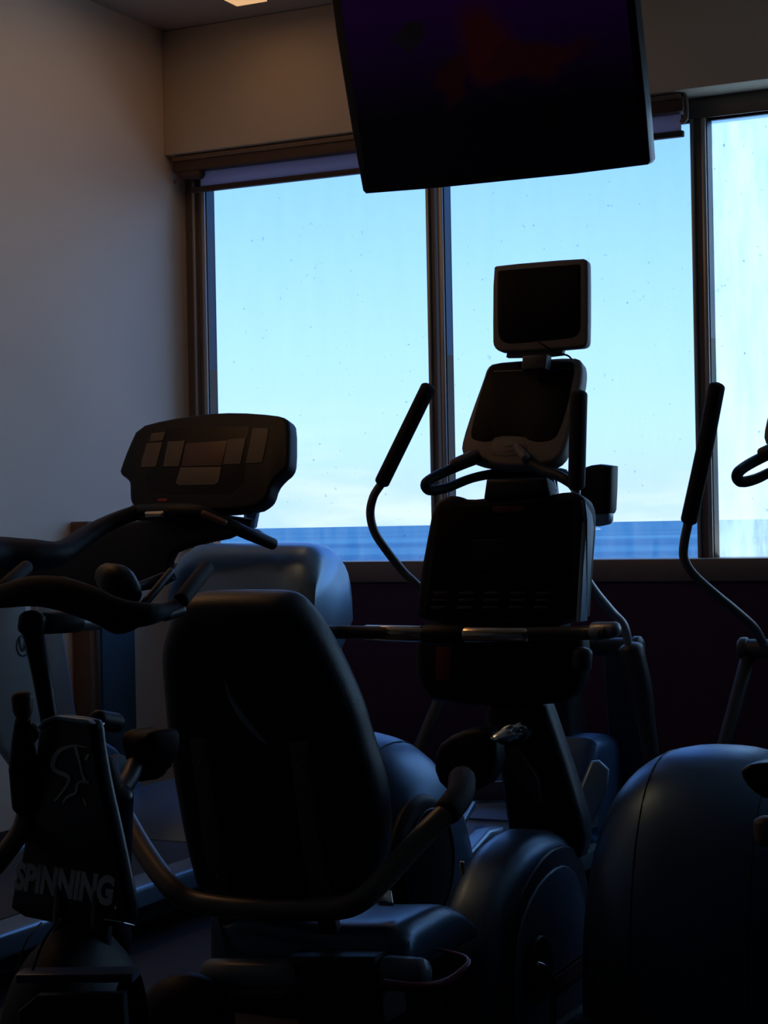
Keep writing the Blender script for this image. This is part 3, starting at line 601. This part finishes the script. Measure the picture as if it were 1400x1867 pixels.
tube('crank_arm', [PX(978, 1758, XS+.03), PX(992, 1764, XS+.045), PX(1003, 1778, XS+.05), PX(1007, 1800, XS+.052), PX(1009, 1885, XS+.055)], .0085, CHROME, rb)
box('pedal', (cr.x+.045, cr.y-.03, cr.z-.20), (cr.x+.085, cr.y+.09, cr.z-.165), BLK, rb, bev=.008)
lp = Vector((RX-.02, 4.5, .68))
box('pedal', (lp.x-.09, lp.y-.06, lp.z-.02), (lp.x+.02, lp.y+.07, lp.z+.015), BLK, rb, bev=.008)
face('left_pedal_strap', [(788, 1365), (830, 1335), (880, 1325), (900, 1345), (905, 1400), (880, 1440), (820, 1450), (790, 1420)], P(845, 1390, 4.25), NB, .08, BLK, rb, bev=.02, rnd=1)
# seat back
n4 = Vector((0, -math.cos(math.radians(14)), -math.sin(math.radians(14)))); s0 = P(480, 1350, SYR)
sb = face('seat_back', [(345, 1086), (400, 1081), (500, 1081), (530, 1087), (554, 1110), (582, 1150), (616, 1215), (648, 1290), (664, 1350), (690, 1430), (700, 1520), (690, 1600), (640, 1640), (370, 1640), (346, 1560), (322, 1440), (306, 1330), (299, 1240), (296, 1180), (312, 1130), (326, 1100)], s0, n4, .13, VINYL, rb, bev=.055, rnd=2, seg=6, bow=.015, ang=60, zoff=.055)
tube('grab_recess_glint', [PP(*q_, s0+n4*.056, n4) for q_ in ((411, 1238), (420, 1270), (445, 1310), (468, 1338), (488, 1357))], [.001, .005, .008, .006, .002], mat('recess_glint_grey', (.30, .40, .50), .3, metal=.5), sb)  # pale tapered tube drawn for the glint along the moulded grab recess
disc('button', PP(487, 1357, s0+n4*.056, n4), n4, .004, .004, CHROME, sb, bev=.001, seg=12)
for px in ([(346, 1350), (376, 1350), (405, 1560), (442, 1745), (412, 1748), (372, 1560)], [(526, 1354), (557, 1354), (585, 1560), (625, 1745), (592, 1748), (552, 1560)]):
    st = face('seat_support', px, s0+n4*.062, n4, .02, mat('support_grey', (.13, .13, .135), .5, metal=.2), rb, bev=.002, rnd=0)
for px, py in ((365, 1390), (544, 1397), (398, 1597), (578, 1606)):
    disc('bolt', PP(px, py, s0+n4*.063, n4), n4, .005, .003, BRASS, rb, bev=.001, seg=12)
# U shaped seat handle
UY = SYR-.06
ptube('seat_handle', [(205, 1430, UY+.16), (215, 1465, UY+.14), (262, 1550, UY+.06), (312, 1618, UY), (345, 1641, UY), (400, 1652, UY), (500, 1659, UY), (600, 1658, UY), (650, 1646, UY), (690, 1612, UY+.04), (760, 1535, UY+.12), (815, 1480, UY+.18)], .0245, TUBEG, rb, sub=4)
ptube('handle_grip', [(205, 1432, UY+.16), (196, 1408, UY+.22), (215, 1395, UY+.34)], .029, GRIP, rb, sub=3)
ptube('handle_grip', [(815, 1480, UY+.18), (838, 1450, UY+.24), (842, 1420, UY+.32)], .031, GRIP, rb, sub=3)
# seat cushion
side_z = P(750, 1655, SYR+.35).z
def cushion():
    bm = bmesh.new(); rows = []; nx = 18; ny = 14; x0, x1, y0, y1 = RX-.28, RX+.175, SYR+.02, SYR+.44
    for i in range(nx+1):
        row = []
        for j in range(ny+1):
            u, v = 2*i/nx-1, 2*j/ny-1; e = max(0, 1-abs(u)**6)*max(0, 1-abs(v)**6)
            z = side_z+.02+.03*u*u-.05*max(0, v)**2-.05*(1-e**.5)
            row.append(bm.verts.new((x0+(x1-x0)*i/nx, y0+(y1-y0)*j/ny*(1-.08*u*u), z)))
        rows.append(row)
    top = [r[:] for r in rows]
    lo = [[bm.verts.new((v.co.x*.96+RX*.04, v.co.y, side_z-.07)) for v in r] for r in rows]
    for A_, fl in ((top, 0), (lo, 1)):
        for i in range(nx):
            for j in range(ny): bm.faces.new((A_[i][j], A_[i+1][j], A_[i+1][j+1], A_[i][j+1]))
    for j in range(ny):
        for i in (0, nx): bm.faces.new((top[i][j], top[i][j+1], lo[i][j+1], lo[i][j]))
    for i in range(nx):
        for j in (0, ny): bm.faces.new((top[i][j], top[i+1][j], lo[i+1][j], lo[i][j]))
    return finish('seat_cushion', bm, mat('blue_grey_vinyl', (.06, .12, .20), .3, metal=.5, bump=.2, bscale=300), rb, 60)
cushion()
# rails and base
ptube('base_tube', [(385, 1778, SYR), (470, 1778, SYR), (550, 1780, SYR)], .037, mat('base_silver', (.20, .24, .28), .3), rb, sub=2)
tube('roller_cover', [P(338, 1865, SYR-.12), P(342, 1862, SYR+.02)], .108, mat('cover_black', (.010, .011, .02), .55, spec=.3), rb, sub=3, seg=32)
face('seat_carriage', [(520, 1745), (680, 1745), (690, 1790), (700, 1867), (540, 1880), (545, 1790)], P(600, 1800, SYR-.06), NB, .12, mat('carriage_dark', (.03, .028, .028), .5), rb, bev=.012, rnd=0)
ptube('adjuster_knob', [(708, 1772, SYR-.02), (768, 1776, SYR-.02)], [.036, .034], mat('knob_blue_grey', (.12, .15, .2), .35), rb, sub=2)
ptube('adjust_lever', [(700, 1795, SYR-.09), (755, 1799, SYR-.08), (810, 1792, SYR-.02), (850, 1762, SYR+.04), (852, 1748, SYR+.08), (830, 1738, SYR+.14), (770, 1726, SYR+.22)], [.012, .010, .009, .006, .005, .004, .004], mat('dark_red_paint', (.16, .012, .03), .3), rb)
side('seat_rail', [(3.55, .14), (4.1, .20), (4.1, .27), (3.55, .22)], RX-.05, RX+.05, SILVM, rb, bev=.01, rnd=0)
box('rear_foot', (RX-.33, 3.04, 0), (RX+.33, 3.16, .09), DKGREY, rb, bev=.03)
box('main_beam', (RX-.06, 3.05, .06), (RX+.06, 4.4, .16), DKGREY, rb, bev=.015)
box('rear_post', (RX-.05, 3.1, .12), (RX+.05, 3.22, .22), DKGREY, rb, bev=.01)
box('front_foot', (RX-.06, 4.62, 0), (RX+.2, 4.74, .08), DKGREY, rb, bev=.03)
box('cushion_bracket', (RX-.12, SYR+.0, .2), (RX+.12, SYR+.4, side_z-.07), BLK, rb, bev=.01)
ptube('pin', [(842, 1572, 3.95), (842, 1592, 3.95)], .006, BRASS, rb, sub=2)
# folded towel edge / booklet on the seat
slab3('buckle', [P(690, 1646, SYR+.12), P(716, 1636, SYR+.12), P(714, 1626, SYR+.16), P(704, 1624, SYR+.16)], Vector((.2, -.6, 1)), .014, CHROME, rb, bev=.004, rnd=0)

# crumpled clear wrapper on the left pedal
def wrapper():
    bm = bmesh.new(); bmesh.ops.create_icosphere(bm, subdivisions=3, radius=1); c_ = P(928, 1337, 4.2); rr = random.Random(7)
    for v in bm.verts:
        k = 1+.22*math.sin(v.co.x*9+v.co.z*4)*math.cos(v.co.y*8)+rr.uniform(-.07, .07)
        p = v.co*k; sx = 1-.45*max(0, -p.x)
        v.co = c_+Vector((p.x*.046, p.y*.022, p.z*.020*sx+p.x*.012))
    return finish('plastic_wrapper', bm, mat('shiny_clear_plastic', (.55, .72, .78), .22, metal=.7), None, 25)
wr = tag(wrapper(), 'small shiny crumpled plastic wrapper below the recumbent bike handlebar', 'wrapper')
face('wrapper_tray', [(893, 1340), (960, 1330), (955, 1348), (938, 1360), (915, 1360), (900, 1352)], P(928, 1350, 4.24), NB, .05, BLK, rb, bev=.01, rnd=1)

# ================================================================ SPIN BIKE
th = math.radians(42.7)
sw = (rgt*math.cos(th)-fwd*math.sin(th)).normalized(); sn = (-rgt*math.sin(th)-fwd*math.cos(th)).normalized()
q0 = CP + ray(130, 1480)*3.0
sbk = thing('spin_bike', (q0.x, q0.y, 0), 'navy indoor cycle with white lettering on its frame, in the left foreground', 'exercise bike')
S = lambda nm, px, m, th_=.05, l=0, p=sbk, **k: face(nm, px, q0, sn, th_, m, p, lift=l, **k)
def D3(px, py, dep=3.0): return CP + ray(px, py)*dep
fp = S('frame_panel', [(66, 1330), (74, 1312), (98, 1303), (160, 1311), (168, 1322), (172, 1360), (184, 1430), (200, 1500), (216, 1575), (234, 1665), (222, 1690), (120, 1690), (16, 1668), (20, 1625), (34, 1570), (50, 1500), (62, 1420)], NAVY, .03, bev=.01, rnd=1)
S('panel_cap', [(66, 1328), (78, 1312), (98, 1305), (158, 1312), (166, 1320), (160, 1322), (100, 1313), (82, 1320), (74, 1330)], SILV, .012, l=.004, rnd=0, bev=.002, p=fp)
# rider emblem
for px, wd in (([(162, 1359), (158, 1363), (142, 1359), (130, 1360), (108, 1367), (98, 1385), (96, 1400), (108, 1408), (124, 1414), (128, 1422), (116, 1442), (100, 1461)], [1, 2, 4, 6, 8, 9, 8, 8, 8, 6, 5, 3]),
               ([(138, 1362), (145, 1385), (150, 1410), (156, 1425), (163, 1427)], [6, 4, 3, 5, 6]),
               ([(163, 1427), (150, 1424), (141, 1428), (140, 1445), (132, 1449), (122, 1453), (115, 1464)], [6, 4, 3, 4, 5, 5, 3]),
               ([(152, 1455), (158, 1468)], [3, 4]), ([(162, 1375), (157, 1386)], [4, 5])):
    stroke('rider_emblem', px, wd, q0, sn, .0012, LETTER, fp, lift=.0015)
# lettering
def lettering(txt, pa, pb, hpx, parent, name='lettering'):
    cu = bpy.data.curves.new('t', 'FONT'); cu.body = txt; cu.extrude = .02; cu.offset = .05; cu.shear = .28; cu.space_character = 1.0; cu.size = 1
    to = bpy.data.objects.new('t', cu); SC.collection.objects.link(to); bpy.context.view_layer.update()
    me = bpy.data.meshes.new_from_object(to); bpy.data.objects.remove(to)
    xs = [v.co.x for v in me.vertices]; ys = [v.co.y for v in me.vertices]; x0, x1, y0, y1 = min(xs), max(xs), min(ys), max(ys)
    A_ = PP(*pa, q0, sn); B_ = PP(*pb, q0, sn); H_ = PP(pa[0]+hpx*.18, pa[1]-hpx, q0, sn)
    ex = B_-A_; ey = H_-A_; ey = ey-ex.normalized()*ey.dot(ex.normalized()); off = root_of(parent)
    for v in me.vertices:
        u = (v.co.x-x0)/(x1-x0); t_ = (v.co.y-y0)/(y1-y0); v.co = A_+ex*u+ey*t_+sn*(.0012+v.co.z*.02)-off
    me.materials.append(LETTER); me.name = name
    return link(name, me, parent)
lettering('SPINNING', (27, 1622), (212, 1654), 52, fp)
stroke('full_stop', [(211, 1651), (211, 1657)], [4, 4], q0, sn, .0012, LETTER, fp, lift=.0015, it=0)
# side struts and resistance knob
tube('strut', [D3(55, 1455, 3.1), D3(40, 1510, 3.08), D3(12, 1552, 3.05), D3(-10, 1580, 3.03)], .017, TUBEG, sbk)
tube('resistance_stem', [D3(46, 1470, 3.08), D3(44, 1400, 3.06), D3(40, 1330, 3.04), D3(44, 1310, 3.03)], [.022, .026, .014, .012], BLK, sbk)
tube('resistance_knob', [D3(44, 1312, 3.02), D3(42, 1295, 3.02), D3(41, 1272, 3.02)], [.010, .017, .0185], WOOD, sbk, sub=3)
ptube('strut', [(62, 1330, 2.56), (50, 1345, 2.56), (40, 1370, 2.56)], .016, BLK, sbk)
# head tube, handlebar
tube('handlebar_post', [D3(58, 1142, 3.03), D3(74, 1220, 3.07), D3(92, 1325, 3.08)], [.019, .017, .015], NAVY, sbk, sub=3)
tube('slider', [D3(62, 1139, 3.0), D3(178, 1134, 3.12)], .0145, SILVM, sbk, sub=2)
tube('slider_sleeve', [D3(78, 1136, 3.0), D3(140, 1133, 3.05)], .019, DKGREY, sbk, sub=2)
tube('slider_end', [D3(60, 1128, 2.99), D3(58, 1146, 2.99)], .0235, BLK, sbk, sub=2)
tube('handlebar', [D3(-60, 1098, 3.25), D3(0, 1088, 3.1), D3(60, 1078, 3.0), D3(110, 1082, 2.95), D3(160, 1098, 2.92), D3(210, 1118, 2.9), D3(265, 1120, 2.9), D3(305, 1112, 2.95), D3(335, 1094, 3.0)], [.017, .020, .026, .028, .028, .026, .019, .012, .010], GRIP, sbk)
tube('handlebar_cradle', [D3(175, 1112, 2.93), D3(215, 1132, 2.92), D3(255, 1122, 2.93)], [.016, .022, .016], BLK, sbk)
tube('handlebar_horn', [D3(330, 1095, 2.98), D3(352, 1066, 3.05), D3(376, 1036, 3.15)], .0135, GRIP, sbk)
tube('handlebar_horn', [D3(-30, 1110, 3.1), D3(5, 1072, 3.12), D3(48, 1034, 3.25)], .0125, GRIP, sbk)
tube('inner_bar', [D3(255, 1110, 2.94), D3(285, 1075, 3.0), D3(312, 1042, 3.1)], .007, BLK, sbk)
tube('inner_bar', [D3(235, 1075, 2.98), D3(270, 1062, 3.05), D3(300, 1050, 3.1)], .007, BLK, sbk)
tube('inner_bar', [D3(300, 1122, 2.94), D3(330, 1112, 2.98)], .010, DKGREY, sbk)
tube('elbow_pad', [D3(195, 1050, 3.05), D3(215, 1062, 3.0), D3(232, 1085, 2.97)], [.022, .030, .026], BLK, sbk)
tube('clamp_knob', [D3(150, 1078, 2.93), D3(174, 1083, 2.95)], [.010, .008], DKGREY, sbk)
tube('clamp', [D3(92, 1072, 2.97), D3(118, 1070, 2.97)], .018, BLK, sbk)
# saddle and seat post behind the panel
slab3('saddle', [D3(*p_, 3.5) for p_ in ((172, 1345), (195, 1333), (230, 1336), (262, 1332), (290, 1331), (298, 1350), (294, 1378), (275, 1396), (250, 1415), (228, 1432), (208, 1425), (190, 1385))], sn, .10, mat('saddle_black', (.007, .007, .009), .6, spec=.25), sbk, bev=.03, rnd=2)
tube('seat_post', [D3(245, 1395, 3.5), D3(232, 1425, 3.45), D3(210, 1452, 3.37)], .018, DKGREY, sbk)
tube('saddle_nose', [D3(178, 1312, 3.35), D3(212, 1318, 3.4)], .019, BLK, sbk)
tube('seat_bracket', [D3(190, 1390, 3.4), D3(200, 1430, 3.38), D3(210, 1450, 3.36)], [.018, .024, .020], BLK, sbk)
tube('pin', [D3(166, 1338, 2.99), D3(176, 1328, 2.98), D3(188, 1320, 3.0)], .003, CHROME, sbk)
tube('pin', [D3(172, 1322, 2.98), D3(180, 1331, 2.98)], .003, CHROME, sbk)
fr2 = D3(215, 1450, 3.36)
tube('seat_tube', [fr2, Vector((fr2.x-.10, fr2.y+.12, .42)), Vector((fr2.x-.14, fr2.y+.18, .12))], .03, NAVY, sbk, sub=2)
# flywheel with guard, base
wc = D3(138, 1912, 2.95)
R_ = .215
wax = sw
sr = (rgt*math.cos(.12)-fwd*math.sin(.12)).normalized(); sf = (-rgt*math.sin(.12)-fwd*math.cos(.12)).normalized(); wax = sr; R_ = .20
disc('flywheel', wc-wax*.02+Vector((0, 0, 0))-sn*.0, wax, R_*.86, .04, DKGREY, sbk, bev=.006)
def guard():
    bm = bmesh.new(); rows = []
    for i in range(9):
        t_ = -1+2*i/8; ww = t_*.088; rr = R_*(1-.34*t_*t_)
        rows.append([bm.verts.new(wc+wax*ww+(sf*math.cos(a)+up*math.sin(a))*rr) for a in [math.radians(-8+196*k/24) for k in range(25)]])
    for a, b in zip(rows[:-1], rows[1:]):
        for j in range(24): bm.faces.new((a[j], a[j+1], b[j+1], b[j]))
    geo = bm.faces[:]
    bmesh.ops.recalc_face_normals(bm, faces=geo); bmesh.ops.solidify(bm, geom=geo, thickness=.004)
    return finish('flywheel_guard', bm, mat('guard_black', (.008, .008, .010), .55, spec=.3), sbk, 50)
guard()
tube('guard_trim', [D3(28, 1772, 2.75), D3(48, 1715, 2.74), D3(76, 1682, 2.76)], .0016, CHROME, sbk, seg=6)
tube('guard_trim', [D3(60, 1768, 2.74), D3(82, 1712, 2.73), D3(110, 1676, 2.75)], .0022, DKGREY, sbk, seg=6)
tube('guard_trim', [D3(190, 1676, 2.76), D3(222, 1682, 2.77), D3(246, 1688, 2.8)], .0012, CHROME, sbk, seg=6)
bp_ = D3(135, 1786, 2.74)
sr = (rgt*math.cos(.12)-fwd*math.sin(.12)).normalized(); sf = (-rgt*math.sin(.12)-fwd*math.cos(.12)).normalized()
slab3('step_bar', [bp_-sr*.092+up*.006, bp_+sr*.09+up*.010, bp_+sr*.09-up*.004, bp_-sr*.092-up*.008], sf, .05, mat('bar_blue_grey', (.10, .11, .17), .3), sbk, bev=.004, rnd=0)
slab3('front_plate', [bp_-sr*.09-up*.05, bp_-sr*.06-up*.026, bp_+sr*.075-up*.022, bp_+sr*.085-up*.20, bp_-sr*.095-up*.20], sf, .03, mat('plate_blue_black', (.025, .027, .04), .35), sbk, bev=.006, rnd=0)
bx = Vector((bp_.x, bp_.y, .035))
tube('main_frame', [q0-sn*.04+up*(-.1), Vector((fr2.x-.05, fr2.y+.06, .5))], .03, NAVY, sbk, sub=1)
tube('front_stabiliser', [bx-sw*.26, bx+sw*.26], .035, BLK, sbk, sub=1)
rx_ = bx-sn*1.05
tube('rear_stabiliser', [rx_-sw*.26, rx_+sw*.26], .035, BLK, sbk, sub=1)
tube('base_beam', [bx+up*.03, rx_+up*.03], .03, NAVY, sbk, sub=1)
for s in (-1, 1):
    tube('fork', [q0-sn*.03+sw*s*.05+up*(-.05), wc+sw*s*.05], .018, NAVY, sbk, sub=1)
# handlebar post down through the frame

# warm lamps of the room, behind the camera's view
ceiling_light(A.x-.12, A.x+.03, 3.6, 4.8, 'narrow warm ceiling strip light along the left wall, next after the visible one', 4.5)
